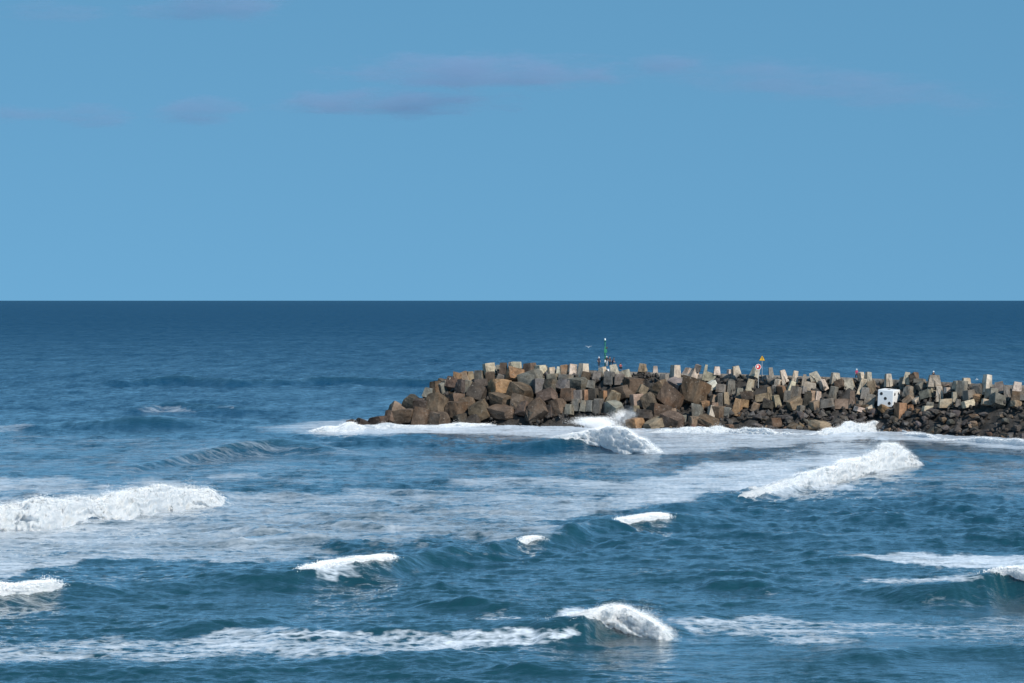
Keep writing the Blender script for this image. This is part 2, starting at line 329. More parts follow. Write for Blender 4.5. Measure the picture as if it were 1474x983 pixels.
def breaker(name, label, pts, depth, rough=.22, spray=6000, spray_h=.3, size=(.015, .045), seed=1, group=None, ragged=.10):
    """pts: (photo column, row of the foot, row of the top)"""
    g = np.random.default_rng(seed); P = []
    for px, pf, ptop in pts:
        Xf, Yf = seen_water(px, pf); Yt = Yf + .38 * depth; zt = CAMH - (ptop - HY) * Yt / FPX
        P.append((Xf, Yf, zt))
    P = np.array(P); L = P[-1, 0] - P[0, 0]; nu = int(min(520, max(90, L / .06))); nv = 60
    u = np.linspace(P[0, 0], P[-1, 0], nu); v = np.linspace(0, 1, nv); U, Vv = np.meshgrid(u, v, indexing='ij')
    yf = np.interp(U, P[:, 0], P[:, 1]) + .5 * samp(T_S, U / 30. + seed * .13, U * 0 + .2) * min(1, depth / 5); zt = np.interp(U, P[:, 0], P[:, 2])
    y = yf + depth * Vv; base = sea_z(U, y) - .12
    prof = np.where(Vv < .38, np.sin(np.clip(Vv / .38, 0, 1) * np.pi / 2) ** 1.1, np.cos(np.clip((Vv - .38) / .62, 0, 1) * np.pi / 2) ** 1.2)
    top = np.maximum(zt - base, .05)
    endf = np.minimum(1, np.minimum(U - u[0], u[-1] - U) / max(.6, .04 * L)); endf = np.sqrt(np.clip(endf, 0, 1))
    wv = Vv * depth + 1.6 * top * np.where(Vv < .38, prof, 2 - prof)          # distance along the rolling surface
    q = float(np.clip(P[:, 1].mean() / 290., .45, 1.6))          # finer turbulence on the smaller, nearer breakers
    n1 = samp(T_S, U / (16. if ragged < .2 else 26.) + .11 * seed, U * 0 + .4); n2 = samp(T_S, U / (9. * q) + .31, wv / (6. * q) + .17 * seed); n3 = samp(T_S, U / (4. * q) + .5, wv / (2.6 * q)); n4 = samp(T_S, U / (1.6 * q) + .2, wv / (1.0 * q))
    amp = np.clip(top, .15 if ragged < .2 else .5, 1.6) * endf; puff = .6 * (np.abs(n2) - .7) + .3 * (np.abs(n3) - .7) + .1 * n4
    z = base + top * prof * endf * (1 + ragged * n1) + .6 * rough * amp * puff * np.clip(prof * 1.6, .15, 1)
    yy = y - 1.8 * rough * amp * puff * np.where(Vv < .5, 1.0, .2); xx = U + 0 * y
    V = np.stack([xx, yy, z], -1); me = np_mesh(name, V.reshape(-1, 3), grid_faces(nu, nv)); me.materials.append(M_WHITE)
    o = link(bpy.data.objects.new(name, me)); tag(o, label, 'breaking wave', group, 'stuff')
    if spray:
        spray = int(spray * 2.6)
        w8 = (top[:, 17] * endf[:, 17]); w8 = w8 / w8.sum(); iu = g.choice(nu, spray, p=w8); iv = np.clip((g.beta(2.6, 4.2, spray) * nv * .92).astype(int), 0, nv - 1)
        Q = V[iu, iv].copy(); hgt = g.exponential(spray_h, spray) * np.clip(top[iu, iv], .2, 1.8)
        clump = np.exp(.6 * samp(T_S, Q[:, 0] / 6., Q[:, 1] / 6. + .3)); Q[:, 2] += hgt * clump * .22 - .05; Q[:, 1] += g.normal(0, .3, spray); Q[:, 0] += g.normal(0, .3, spray)
        S = g.uniform(*size, spray) * np.exp(-.25 * hgt)
        SV, SF = drops(Q, S, seed); sm = np_mesh('spray', SV, SF, False); sm.materials.append(M_SPRAY)
        s = link(bpy.data.objects.new('spray', sm), o); s['kind'] = 'stuff'
    return o
breaker('breaking_wave', 'long thick white roller on foamy water, widest breaker far from the rocks', [(-190,780,738),(-60,770,733),(0,764,729),(60,762,723),(130,752,717),(200,744,701),(230,739,691),(270,733,698),(300,730,708),(322,727,722)], 8, .24, 16000, .32, seed=11)
breaker('breaking_wave', 'diagonal white breaker peeling toward the dice cube end of the breakwater', [(1060,719,712),(1110,713,699),(1160,704,684),(1195,698,672),(1240,685,654),(1280,677,639),(1310,673,652),(1334,671,667)], 6, .26, 12000, .25, seed=12)
breaker('breaking_wave', 'bright white plunging breaker just off the rocks below the beacon', [(795,631,629),(825,631,623),(850,637,617),(875,645,616),(900,650,621),(928,652,634),(955,653,651)], 5.5, .28, 12000, .35, seed=13)
breaker('breaking_wave', 'short low white breaker at the end of the long green swell nearest the big roller', [(-120,864,840),(-40,862,838),(0,860,842),(50,857,839),(75,852,837),(92,845,842)], 2.6, .2, 4500, .22, (.015, .05), seed=14)
breaker('breaking_wave', 'low white breaker crumbling midway along the long green swell', [(428,821,817),(470,818,808),(515,813,801),(552,810,797),(572,808,804)], 2.2, .2, 3500, .22, (.015, .05), seed=15)
breaker('breaking_wave', 'small white cap at the far tip of the long green swell', [(885,750,748),(915,751,743),(945,752,739),(970,747,743)], 3, .2, 3500, .22, (.015, .05), seed=16)
breaker('breaking_wave', 'tiny white ripple cap between two larger caps on the long green swell', [(745,778,776),(765,777,770),(782,774,772)], 1.4, .2, 900, .2, (.012, .04), seed=17)
breaker('breaking_wave', 'white curling breaker with flung spray above a dark green wave face', [(770,894,893),(810,894,889),(840,898,884),(865,906,879),(890,914,879),(920,920,888),(950,924,903),(974,923,919)], 4.0, .32, 14000, .3, (.008, .026), seed=18)
breaker('breaking_wave', 'white crest starting to spill off the tall clear green wave face', [(1420,828,825),(1450,834,818),(1480,845,818),(1540,850,826)], 2.6, .24, 3500, .3, (.012, .045), seed=19)
breaker('breaking_wave', 'white wash surging along the blocks from breakwater tip to below beacon', [(500,616,614),(540,617,612),(600,617,613),(660,615,609),(700,613,604),(740,610,599),(800,610,599),(850,606,596),(885,604,591),(905,608,590),(922,620,612)], 6, .3, 14000, .25, seed=20, ragged=.45)
breaker('breaking_wave', 'white wash churning against the dark boulders under the dice cube', [(930,624,621),(1000,623,618),(1050,622,615),(1100,624,616),(1180,626,619),(1240,623,614),(1270,620,610),(1290,621,612),(1312,625,621)], 4.5, .32, 11000, .25, seed=21, ragged=.45)
breaker('breaking_wave', 'thin white wash along the reddish tide-line rocks shoreward of the dice cube', [(1300,626,621),(1330,629,621),(1370,634,628),(1420,638,632),(1474,642,636),(1580,651,645)], 2.6, .32, 7000, .25, seed=23, ragged=.3)
breaker('breaking_wave', 'low white foam crest trailing off the submerged tip of the breakwater', [(430,621,619),(470,622,615),(500,621,614),(525,619,615)], 5, .26, 4000, .2, seed=22, ragged=.45)
def plume(name, label, px, py, z0, h, wx, n, seed, Yoff=0):
    g = np.random.default_rng(seed); Y0 = Yat(py) + Yoff; X0 = Xat(px, Y0)
    a = g.normal(0, 1, n); r = g.random(n) ** .8; lob = g.integers(0, 7, n); la = g.normal(0, .55, 7); lh = g.uniform(.45, 1.05, 7)
    P = np.stack([X0 + wx * (la[lob] * r * 1.1 + .22 * a * (.3 + r)), Y0 + g.normal(0, .9, n), z0 + h * lh[lob] * r + g.normal(0, .15, n)], -1)
    V, F = drops(P, g.uniform(.015, .05, n) * (1.15 - .5 * r), seed); me = np_mesh(name, V, F, False); me.materials.append(M_SPRAY)
    return tag(link(bpy.data.objects.new(name, me)), label, 'spray', None, 'stuff')
plume('spray_plume', 'white burst of spray thrown up against the brown blocks below the beacon', 903, 614, .3, 2.7, 2.2, 60000, 31)
plume('spray_plume', 'low white spray splashing beside the bigger burst below the beacon', 862, 622, .6, 1.9, 4.6, 80000, 32)

M_MISTS = {}
def mist_mat(dens):
    if dens in M_MISTS: return M_MISTS[dens]
    m, n, l, p = mat('spray_mist'); n.remove(p); o = n['Material Output']; v = node(n, 'ShaderNodeVolumePrincipled'); v.inputs['Color'].default_value = (.98, .985, .99, 1)
    t = node(n, 'ShaderNodeTexCoord'); ln = node(n, 'ShaderNodeVectorMath', operation='LENGTH'); l.new(t.outputs['Object'], ln.inputs[0])
    geo = node(n, 'ShaderNodeNewGeometry'); nz = node(n, 'ShaderNodeTexNoise', in_Scale=.8, in_Detail=5., in_Roughness=.65); l.new(geo.outputs['Position'], nz.inputs['Vector'])
    a = math_node(n, l, 'SUBTRACT', .75, ln.outputs['Value']); b = math_node(n, l, 'MULTIPLY', math_node(n, l, 'SUBTRACT', nz.outputs[0], .5), 2.6)
    d = math_node(n, l, 'MULTIPLY', math_node(n, l, 'MULTIPLY', math_node(n, l, 'ADD', a, b), 2.0, clamp=True), dens); l.new(d, v.inputs['Density']); l.new(v.outputs[0], o.inputs['Volume'])
    M_MISTS[dens] = m; return m
def mist(label, px, py, rx, ry, ybase, dens, tilt=0, depth=1.6):
    """soft cloud of fine spray hanging over a breaker; ybase = photo row of the water below it"""
    Y = Yat(ybase); k = Y / FPX; me = bpy.data.meshes.new('spray_mist'); bm = bmesh.new(); bmesh.ops.create_icosphere(bm, subdivisions=2, radius=1); bm.to_mesh(me); bm.free(); me.materials.append(mist_mat(dens))
    o = link(bpy.data.objects.new('spray_mist', me)); o.location = (Xat(px, Y), Y, CAMH - (py - HY) * k); o.scale = (rx * k, depth, ry * k); o.rotation_euler = (0, R(tilt), 0); tag(o, label, 'mist', None, 'stuff')
mist('soft white mist over the rock-side breaker below the beacon', 868, 612, 50, 13, 640, .15, 6)
mist('thin white mist of the spray burst against the brown blocks', 900, 599, 24, 17, 622, .25, -20)
mist('soft white mist along the crest of the widest roller', 225, 694, 60, 10, 732, .25, 8)
mist('faint white mist on the lower shoulder of the widest roller', 90, 716, 110, 8, 752, .2, -6)
mist('soft white mist above the diagonal breaker', 1268, 641, 50, 10, 676, .25, 4)
mist('soft white mist over the curling breaker with dark green face', 885, 882, 48, 11, 908, .3, 10)
mist('thin white mist over wash at the blocks between head and beacon', 770, 602, 110, 10, 609, .25)
mist('thin white mist over wash by the boulders under the dice cube', 1285, 611, 55, 9, 618, .25)

# ------------------------------------------------------------------ BREAKWATER mound
BX = np.array([-30., -4.6, 20.2, 42., 60., 79., 150.]); BY = np.array([487., 486., 474., 476., 470., 440., 405.])
BY = np.array([488., 487., 476., 471., 464., 440., 405.])
EX = np.array([-34., -27., -21., -16., -11., -9.5, -4.5, 2.])           # head: top of the heap rises from the tip
EZ = np.array([-2., -.2, 1.3, 2.8, 5.4, 6.2, 8.3, 9.6])
HXp = np.array([-40., 0., 30., 79., 150.]); HZp = np.array([9.3, 9.2, 8.4, 7.3, 7.0])
COS = .91
def mound(x, y):
    t = (y - np.interp(x, BX, BY)) * COS
    hc = np.minimum(np.interp(x, HXp, HZp), np.interp(x, EX, EZ))
    front = t / 13. * np.interp(x, HXp, HZp); back = (34. - t) / 13. * 9
    return np.maximum(np.minimum(np.minimum(front, back), hc), -3)
def on_mound(px, py):
    """where the sight line through a photo point meets the mound"""
    Y = np.linspace(420, 520, 1001); Z = CAMH - (py - HY) * Y / FPX; X = (px - CX) * Y / FPX
    S = mound(X, Y); hit = np.nonzero(S >= Z)[0]
    if len(hit): i = hit[0]
    else:                                                        # seen above the crest: stands on its front edge
        i = int(np.argmin(np.abs((Y - np.interp(X, BX, BY)) * COS - 13.0)))
    return Vector((X[i], Y[i], Z[i])), len(hit) > 0
gx = np.arange(-34, 130, .6); gt = np.arange(-4, 37, .6); GX, GT = np.meshgrid(gx, gt, indexing='ij'); GY = np.interp(GX, BX, BY) + GT / COS
GZ = mound(GX, GY) - 1.1 + .28 * samp(T_F, GX / 16., GT / 16.) + .25 * samp(T_N, GX / 8., GT / 8.)
me = np_mesh('breakwater', np.stack([GX, GY, GZ], -1).reshape(-1, 3), grid_faces(*GX.shape), False); me.materials.append(M_ROCK)
bw = link(bpy.data.objects.new('breakwater', me)); bw.color = (.045, .042, .040, 1)
tag(bw, 'long rubble breakwater of dark boulders carrying the jumbled concrete blocks', 'breakwater')

# rock shapes shared by all boulders
def rock_mesh(seed, flat=.75):
    g = random.Random(seed); bm = bmesh.new(); pts = []
    for i in range(13):
        v = Vector((g.gauss(0, 1), g.gauss(0, 1), g.gauss(0, 1))).normalized() * g.uniform(.8, 1.05); v.z *= flat; pts.append(bm.verts.new(v * .5))
    r = bmesh.ops.convex_hull(bm, input=bm.verts)
    bmesh.ops.delete(bm, geom=[v for v in bm.verts if not v.link_faces], context='VERTS')
    me = bpy.data.meshes.new('boulder'); bm.to_mesh(me); bm.free(); me.materials.append(M_ROCK); return me
ROCKS = [rock_mesh(s, random.uniform(.6, .95)) for s in range(14)]
def boulder(p, s, c, parent=bw):
    o = bpy.data.objects.new('boulder', random.choice(ROCKS)); o.location = p
    o.scale = (s * random.uniform(.85, 1.3), s * random.uniform(.8, 1.1), s * random.uniform(.75, 1.05))
    o.rotation_euler = (random.uniform(-.5, .5), random.uniform(-.5, .5), random.uniform(0, 6.3)); o.color = (*c, 1)
    return link(o, parent)
def vary(c, k=.18):
    f = random.uniform(1 - k, 1 + k); return tuple(max(.005, x * f * random.uniform(.95, 1.05)) for x in c)
DARK, BROWN, REDB = (.082, .074, .068), (.135, .098, .070), (.115, .070, .050)
nb = 0
def mound_point(x, t, lift=0):
    y = float(np.interp(x, BX, BY)) + t / COS; return Vector((x, y, float(mound(np.array([x]), np.array([y]))[0]) + lift))
# dark basalt bank under the slab blocks, toward the shore
for i in range(165):
    x = random.triangular(32, 84, 70); t = random.uniform(.2, 6.2) * (1.0 if x > 55 else .75)
    s = random.uniform(.9, 2.1); boulder(mound_point(x, t, .05), s, vary(DARK if random.random() < .82 else BROWN, .35))
# brown tide-line rocks
for i in range(64):
    x = random.uniform(26, 84); t = random.uniform(-1.6, 1.0); s = random.uniform(.8, 1.9)
    boulder(mound_point(x, t, .0), s, vary(REDB if random.random() < .5 else BROWN, .3))
# rocks showing between the blocks on the crest
for i in range(66):
    x = random.choice([random.uniform(-3, 20), random.uniform(20, 44), random.uniform(45, 80)]); t = random.uniform(11, 15)
    boulder(mound_point(x, t, .1), random.uniform(.7, 1.6), vary(DARK if random.random() < .7 else BROWN, .3))
# the rest, small stones filling the bank
sv, sf, k = [], [], 0
base_m = ROCKS[3]; bv = np.array([v.co[:] for v in base_m.vertices]); bf = np.array([p.vertices[:] for p in base_m.polygons])
for i in range(1500):
    x = random.uniform(-20, 120); t = random.uniform(-.5, 15); p = mound_point(x, t, -.15); s = random.uniform(.5, 1.1)
    e = np.array(Euler((random.uniform(0, 6), random.uniform(0, 6), random.uniform(0, 6))).to_matrix())
    sv.append(bv @ e.T * s + np.array(p)); sf.append(bf + k); k += len(bv)
me = np_mesh('small_stones', np.concatenate(sv), np.concatenate(sf), False); me.materials.append(M_ROCK)
o = link(bpy.data.objects.new('small_stones', me), bw); o.color = (.058, .052, .048, 1); o['kind'] = 'stuff'

# concrete crest path with a low edge, seen between the blocks
def strip(name, x0, x1, t0, t1, z0, z1, m, parent=None, n=24):
    X = np.linspace(x0, x1, n); Yb_ = np.interp(X, BX, BY); zt = np.interp(X, HXp, HZp); V = []
    for t, z in ((t0, z0), (t0, z1), (t1, z1), (t1, z0)): V.append(np.stack([X, Yb_ + t / COS, zt + z], -1))
    V = np.stack(V, 1).reshape(-1, 3); F = []
    for i in range(n - 1):
        for j in range(4): F.append((i * 4 + j, (i + 1) * 4 + j, (i + 1) * 4 + (j + 1) % 4, i * 4 + (j + 1) % 4))
    F = F + [(0, 1, 2, 3), ((n - 1) * 4 + 3, (n - 1) * 4 + 2, (n - 1) * 4 + 1, (n - 1) * 4)]
    me = np_mesh(name, V, np.array(F), False); me.materials.append(m); o = link(bpy.data.objects.new(name, me), parent); o.color = (.2, .185, .17, 1); return o
tag(strip('crest_path', 12, 128, 15, 20.5, -1., .25, M_CONC), kind='structure')
tag(strip('crest_wall', 34, 128, 14.3, 15., -1.2, .5, M_CONC), 'low grey concrete kerb wall running along the breakwater crest', 'wall')

# ------------------------------------------------------------------ concrete armour blocks
def finish(bm, name, m, bev, jit, seed, smooth=False):
    g = random.Random(seed)
    bmesh.ops.recalc_face_normals(bm, faces=bm.faces)
    if bev: bmesh.ops.bevel(bm, geom=list(bm.edges), offset=bev, segments=1, profile=.6, affect='EDGES', clamp_overlap=True)
    for v in bm.verts: v.co += Vector((g.uniform(-1, 1), g.uniform(-1, 1), g.uniform(-1, 1))) * jit
    me = bpy.data.meshes.new(name); bm.to_mesh(me); bm.free(); me.materials.append(m); return me
def worn_cube(seed):
    """sea-worn cube: uneven corners, rounded edges, a broken corner now and then"""
    g = random.Random(seed); bm = bmesh.new(); bmesh.ops.create_cube(bm, size=1)
    for v in bm.verts: v.co *= g.uniform(.74, 1.08)
    bmesh.ops.subdivide_edges(bm, edges=list(bm.edges), cuts=3, use_grid_fill=True)
    c = Vector((g.choice((-.5, .5)), g.choice((-.5, .5)), .5)); cut = g.uniform(.2, .45)
    for v in bm.verts:
        d = v.co.length; r = v.co.normalized() * .62; v.co = v.co.lerp(r, .17)
        k = (v.co - c).length
        if k < cut: v.co = v.co.lerp(Vector((0, 0, 0)), .28 * (1 - k / cut))
        v.co += Vector((g.uniform(-1, 1), g.uniform(-1, 1), g.uniform(-1, 1))) * .022
    me = bpy.data.meshes.new('worn_block'); bm.to_mesh(me); bm.free(); me.materials.append(M_CONC); return me
WORN = [worn_cube(s) for s in range(10)]
def crisp(seed, tap=.86):
    g = random.Random(seed); bm = bmesh.new(); bmesh.ops.create_cube(bm, size=1)
    for v in bm.verts:
        if v.co.z > 0: v.co.x *= tap; v.co.y *= tap
    return finish(bm, 'slab_block', M_CONC, .035, .012, seed)
CRISP = [crisp(s, g) for s, g in enumerate((.95, .9, .85, .92, .8))]
def prism(bm, prof, y0, y1):
    a = [bm.verts.new((x, y0, z)) for x, z in prof]; b = [bm.verts.new((x, y1, z)) for x, z in prof]
    bm.faces.new(a); bm.faces.new(b[::-1]); n = len(a)
    for i in range(n): bm.faces.new((a[i], b[i], b[(i + 1) % n], a[(i + 1) % n]))
def leg_block(seed, slot=True):
    """upright tapered leg with a slit rising from its foot (unit: 1 wide, 1 deep, 1 tall, centred)"""
    bm = bmesh.new()
    if slot: prism(bm, [(-.5, -.5), (-.045, -.5), (-.03, .02), (.03, .02), (.045, -.5), (.5, -.5), (.33, .5), (-.33, .5)], -.5, .42)
    else: prism(bm, [(-.5, -.5), (.5, -.5), (.36, .5), (-.36, .5)], -.5, .45)
    for v in bm.verts:
        if v.co.z > .3: v.co.y *= .72
    return finish(bm, 'leg_block', M_CONC, 0, .012, seed)
LEGS = [leg_block(1), leg_block(2), leg_block(3, False), leg_block(4, False)]
def ell_block(seed, flip):
    """bar lying down with a tapered slit leg rising at one end"""
    bm = bmesh.new(); s = -1 if flip else 1
    prism(bm, [(-.5 * s, -.5), (.22 * s, -.48), (.20 * s, .1), (-.46 * s, .02)], -.5, .5)
    prism(bm, [(.17 * s, -.5), (.315 * s, -.5), (.325 * s, -.05), (.345 * s, -.05), (.355 * s, -.5), (.5 * s, -.5), (.42 * s, .5), (.24 * s, .5)], -.6, .35)
    return finish(bm, 'ell_block', M_CONC, 0, .008, seed)
ELLS = [ell_block(1, False), ell_block(2, True)]

TONE = dict(lt=(.40, .342, .272), gr=(.170, .153, .132), dk=(.060, .049, .041), br=(.105, .076, .055), tn=(.215, .164, .115), og=(.225, .136, .078), wh=(.56, .54, .50), dg=(.13, .12, .108))
TWORD = dict(lt='pale beige', gr='grey', dk='dark brown', br='brown', tn='tan', og='orange stained', wh='whitish', dg='dark grey')
KWORD = dict(c='worn cube block', s='square-edged slab block', u='upright slit block', p='plain tapered block', L='bar-and-leg block', J='bar-and-leg block')
# traced block lists per stretch: origin, scale, then (x, y, width, height, kind, tone, roll)
ST = []
ST.append((500, 470, 5.783, [
 (45,815,80,55,'c','dk',0),(130,815,115,70,'c','dk',10),(255,800,140,85,'c','dk',-5),(365,752,80,90,'c','br',0),(412,702,120,95,'c','tn',15),(490,745,200,120,'c','br',-10),
 (560,648,145,95,'c','dk',10),(622,665,125,110,'c','dk',-12),(617,770,115,150,'c','br',8),(740,660,150,150,'c','br',-6),(762,782,135,125,'c','br',4),(680,530,70,75,'p','gr',6),
 (672,592,65,80,'c','dk',0),(738,510,62,100,'p','br',5),(788,492,55,70,'p','gr',-8),(830,540,145,150,'c','br',12),(882,482,105,95,'c','br',-12),(820,468,48,40,'s','gr',0),(862,445,50,40,'s','lt',0),
 (920,418,70,60,'c','og',10),(980,418,62,90,'s','tn',-20),(1026,390,54,120,'p','tn',0),(1002,500,62,130,'p','gr',10),(955,500,65,100,'c','dk',0),(1100,412,95,95,'s','gr',0),
 (1095,482,120,90,'c','dk',0),(1082,562,125,120,'c','dk',8),(900,612,120,90,'c','br',0),(1000,642,100,90,'c','br',-10),(895,692,135,130,'c','br',14),(940,778,95,95,'c','dk',0),
 (1095,702,185,160,'c','br',-5),(1050,792,95,70,'c','dk',0),(1180,352,95,95,'s','lt',0),(1262,375,75,100,'s','lt',24),(1190,432,75,115,'s','br',-4),(1282,432,85,65,'s','gr',20),
 (1300,342,62,80,'p','br',0),(1362,345,42,95,'s','gr',0),(1257,512,150,125,'c','og',-8),(1280,622,175,125,'c','br',-5),(1290,712,215,95,'c','br',0)]))
ST.append((700, 470, 5.783, [
 (248,342,92,105,'u','lt',0),(235,415,135,95,'c','og',8),(366,338,82,95,'p','br',0),(375,430,165,115,'c','gr',-4),(285,560,185,160,'c','br',6),(292,642,155,125,'c','br',0),
 (450,342,75,95,'p','lt',4),(492,362,68,105,'p','gr',0),(547,372,55,70,'s','lt',-8),(432,502,90,130,'s','dg',5),(482,495,45,55,'s','tn',0),(552,430,95,78,'s','gr',0),(618,350,62,95,'p','lt',6),(652,362,65,88,'s','tn',-4),
 (716,362,76,95,'s','lt',0),(806,350,66,85,'p','lt',0),(826,412,58,115,'p','br',0),(662,432,115,68,'s','gr',4),(545,500,115,95,'c','dk',0),(650,496,115,95,'c','dg',0),(772,482,135,95,'c','dg',4),
 (512,592,185,115,'c','br',-4),(680,572,125,115,'s','br',0),(770,577,85,95,'s','gr',0),(826,572,64,95,'s','og',0),(892,562,75,95,'s','dk',0),(870,482,66,68,'s','gr',10),(922,412,76,78,'s','gr',14),
 (972,357,62,95,'p','lt',0),(1066,357,62,105,'p','lt',0),(1026,432,85,115,'s','dg',0),(1112,442,85,95,'s','gr',0),(1172,397,62,118,'p','lt',0),(1300,345,62,75,'s','tn',0),
 (1132,552,135,105,'c','br',-14),(970,592,46,115,'s','og',0),(1062,602,100,135,'s','tn',30),(602,672,95,125,'c','br',0),(690,692,64,88,'s','gr',0),(432,702,145,125,'c','br',-14),(322,692,105,90,'c','br',0),
 (750,652,74,105,'s','gr',0),(810,662,54,98,'s','gr',4),(870,662,64,98,'s','gr',0),(935,662,74,125,'s','gr',0),(1000,672,46,88,'s','dg',0),(1072,682,115,88,'c','gr',10),(382,742,95,88,'c','dk',0),(530,702,64,105,'s','dk',0)]))
ST.append((900, 490, 6.552, [
 (75,428,155,140,'c','br',14),(160,470,90,90,'s','tn',24),(215,315,200,150,'L','lt',0),(172,268,62,60,'s','tn',0),(370,352,74,110,'p','gr',10),(470,292,78,130,'p','lt',6),(590,325,95,125,'s','lt',28),(640,302,54,110,'p','lt',14),
 (682,262,56,70,'s','gr',14),(795,310,125,150,'J','lt',10),(865,268,62,60,'p','lt',14),(1046,268,52,75,'p','lt',0),(990,292,64,40,'s','lt',0),(1225,287,56,95,'p','lt',14),(815,425,100,80,'s','wh',-24),
 (990,432,74,140,'u','gr',0),(905,452,95,80,'s','gr',0),(648,490,185,215,'c','br',6),(422,552,225,205,'c','br',8),(322,452,145,115,'c','br',-20),(480,422,175,95,'c','gr',14),(110,572,115,135,'s','tn',0),
 (242,602,120,175,'c','br',-30),(330,672,185,125,'c','br',10),(100,642,74,56,'s','tn',0),(450,672,56,68,'s','tn',4),(200,722,155,90,'c','dk',0),(100,782,145,90,'c','og',8),(272,792,205,98,'c','tn',-6),(450,757,185,115,'c','br',4),
 (545,740,56,66,'c','gr',0),(685,682,78,135,'c','gr',6),(745,602,76,58,'c','og',0),(808,692,60,150,'s','lt',20),(835,552,52,76,'s','tn',14),(840,612,74,56,'s','tn',0),(872,682,98,115,'c','br',16),(940,552,58,125,'s','tn',4),
 (900,562,54,135,'s','dg',0),(1075,502,62,120,'p','gr',10),(1062,632,76,170,'s','og',6),(1120,592,84,74,'s','og',14),(955,672,84,86,'s','gr',4),(1175,420,80,160,'p','lt',0),(1300,510,170,130,'L','tn',-6),
 (1226,632,66,88,'s','tn',16),(1350,612,74,68,'c','dk',0),(1160,532,105,86,'c','dk',0),(780,762,185,70,'c','br',0),(650,762,76,78,'c','tn',-10)]))
ST.append((1080, 490, 6.552, [
 (195,292,44,90,'p','gr',0),(315,322,56,98,'u','lt',-8),(420,322,62,138,'u','lt',0),(320,402,42,96,'p','lt',-8),(260,402,54,76,'s','lt',14),(387,427,58,98,'u','lt',8),(555,400,140,150,'J','lt',6),(615,342,70,96,'u','lt',-10),
 (686,417,56,106,'s','lt',-30),(800,332,82,118,'u','lt',0),(846,412,86,78,'c','br',0),(935,397,82,98,'p','lt',0),(1046,322,44,78,'p','lt',-10),(1110,337,60,108,'u','lt',0),(1056,412,62,110,'u','lt',10),(1300,347,58,108,'u','lt',0),
 (1150,442,78,128,'s','tn',-10),(1085,502,84,116,'s','gr',6),(895,560,200,170,'L','tn',0),(785,492,54,120,'s','gr',8),(732,592,145,88,'s','gr',-12),(632,522,62,118,'u','lt',-6),(578,532,70,110,'s','tn',12),(610,612,105,88,'s','tn',-14),
 (545,572,66,165,'s','dk',0),(430,492,94,116,'s','gr',10),(420,592,145,90,'s','tn',-22),(355,527,74,110,'s','gr',8),(300,492,42,138,'s','og',-16),(245,572,70,116,'s','tn',-8),(230,462,56,78,'s','gr',12),(500,472,56,78,'s','gr',10),
 (1040,602,76,68,'s','gr',0),(1130,572,86,106,'c','gr',-8),(1035,652,110,46,'s','lt',8),(1130,642,74,52,'s','lt',-24),(1275,655,120,58,'c','og',8),(475,662,64,96,'s','dg',16),(165,602,76,78,'c','dk',0),(220,782,120,80,'c','br',0),(660,817,170,76,'c','tn',4),(400,827,86,66,'c','br',-8)]))
ST.append((1264, 490, 6.552, [
 (270,322,56,120,'u','lt',0),(250,402,84,118,'s','gr',0),(340,348,76,68,'c','br',0),(392,382,105,40,'s','gr',0),(527,347,95,116,'u','lt',0),(500,437,66,118,'u','lt',16),(580,472,64,118,'u','lt',0),(410,442,70,98,'s','gr',-40),
 (452,512,115,80,'s','gr',-14),(292,490,90,100,'c','gr',0),(745,402,62,110,'u','lt',0),(830,382,84,60,'s','lt',0),(790,462,74,156,'p','gr',0),(870,512,135,96,'s','gr',-4),(660,560,170,150,'L','lt',0),(755,592,54,78,'s','gr',10),(650,472,56,58,'s','lt',0),
 (940,462,86,96,'c','dg',0),(1025,402,80,138,'p','lt',0),(1080,502,135,96,'s','gr',0),(1145,422,82,108,'p','gr',0),(1215,482,66,118,'u','gr',0),(1130,572,135,96,'c','dg',0),(1310,432,74,138,'p','lt',0),(1300,532,86,106,'s','br',0),
 (1370,522,86,88,'s','gr',0),(1295,602,84,58,'c','tn',0),(1015,582,76,56,'s','lt',10),(850,597,115,66,'s','lt',-14),(940,542,66,58,'c','og',0),(470,642,110,52,'s','lt',-4),(212,668,92,165,'s','og',8),(285,562,110,62,'s','tn',-36),(362,562,90,40,'s','lt',-32),(300,632,56,48,'c','og',0),(490,602,66,46,'s','gr',6)]))
NEXT = {}
def where(px, py, hit):
    if px < 600: z = "at the breakwater's wave-washed tip"
    elif px < 700: z = "on the breakwater's stepped head"
    elif px < 845: z = 'between breakwater head and green beacon'
    elif px < 905: z = 'close below the green beacon'
    elif px < 1000: z = 'between beacon and red round sign'
    elif px < 1110: z = 'around the yellow triangle sign'
    elif px < 1225: z = 'between yellow sign and pink-topped person'
    elif px < 1340: z = 'around the white dice cube'
    else: z = 'shoreward of the dice cube'
    a = 'on the crest' if (py < 545 and px < 1100) or (py < 552 and px >= 1100) or not hit else ('by the foam' if py > 592 else 'mid-slope')
    return z, a
n_blocks = 0; BL = []
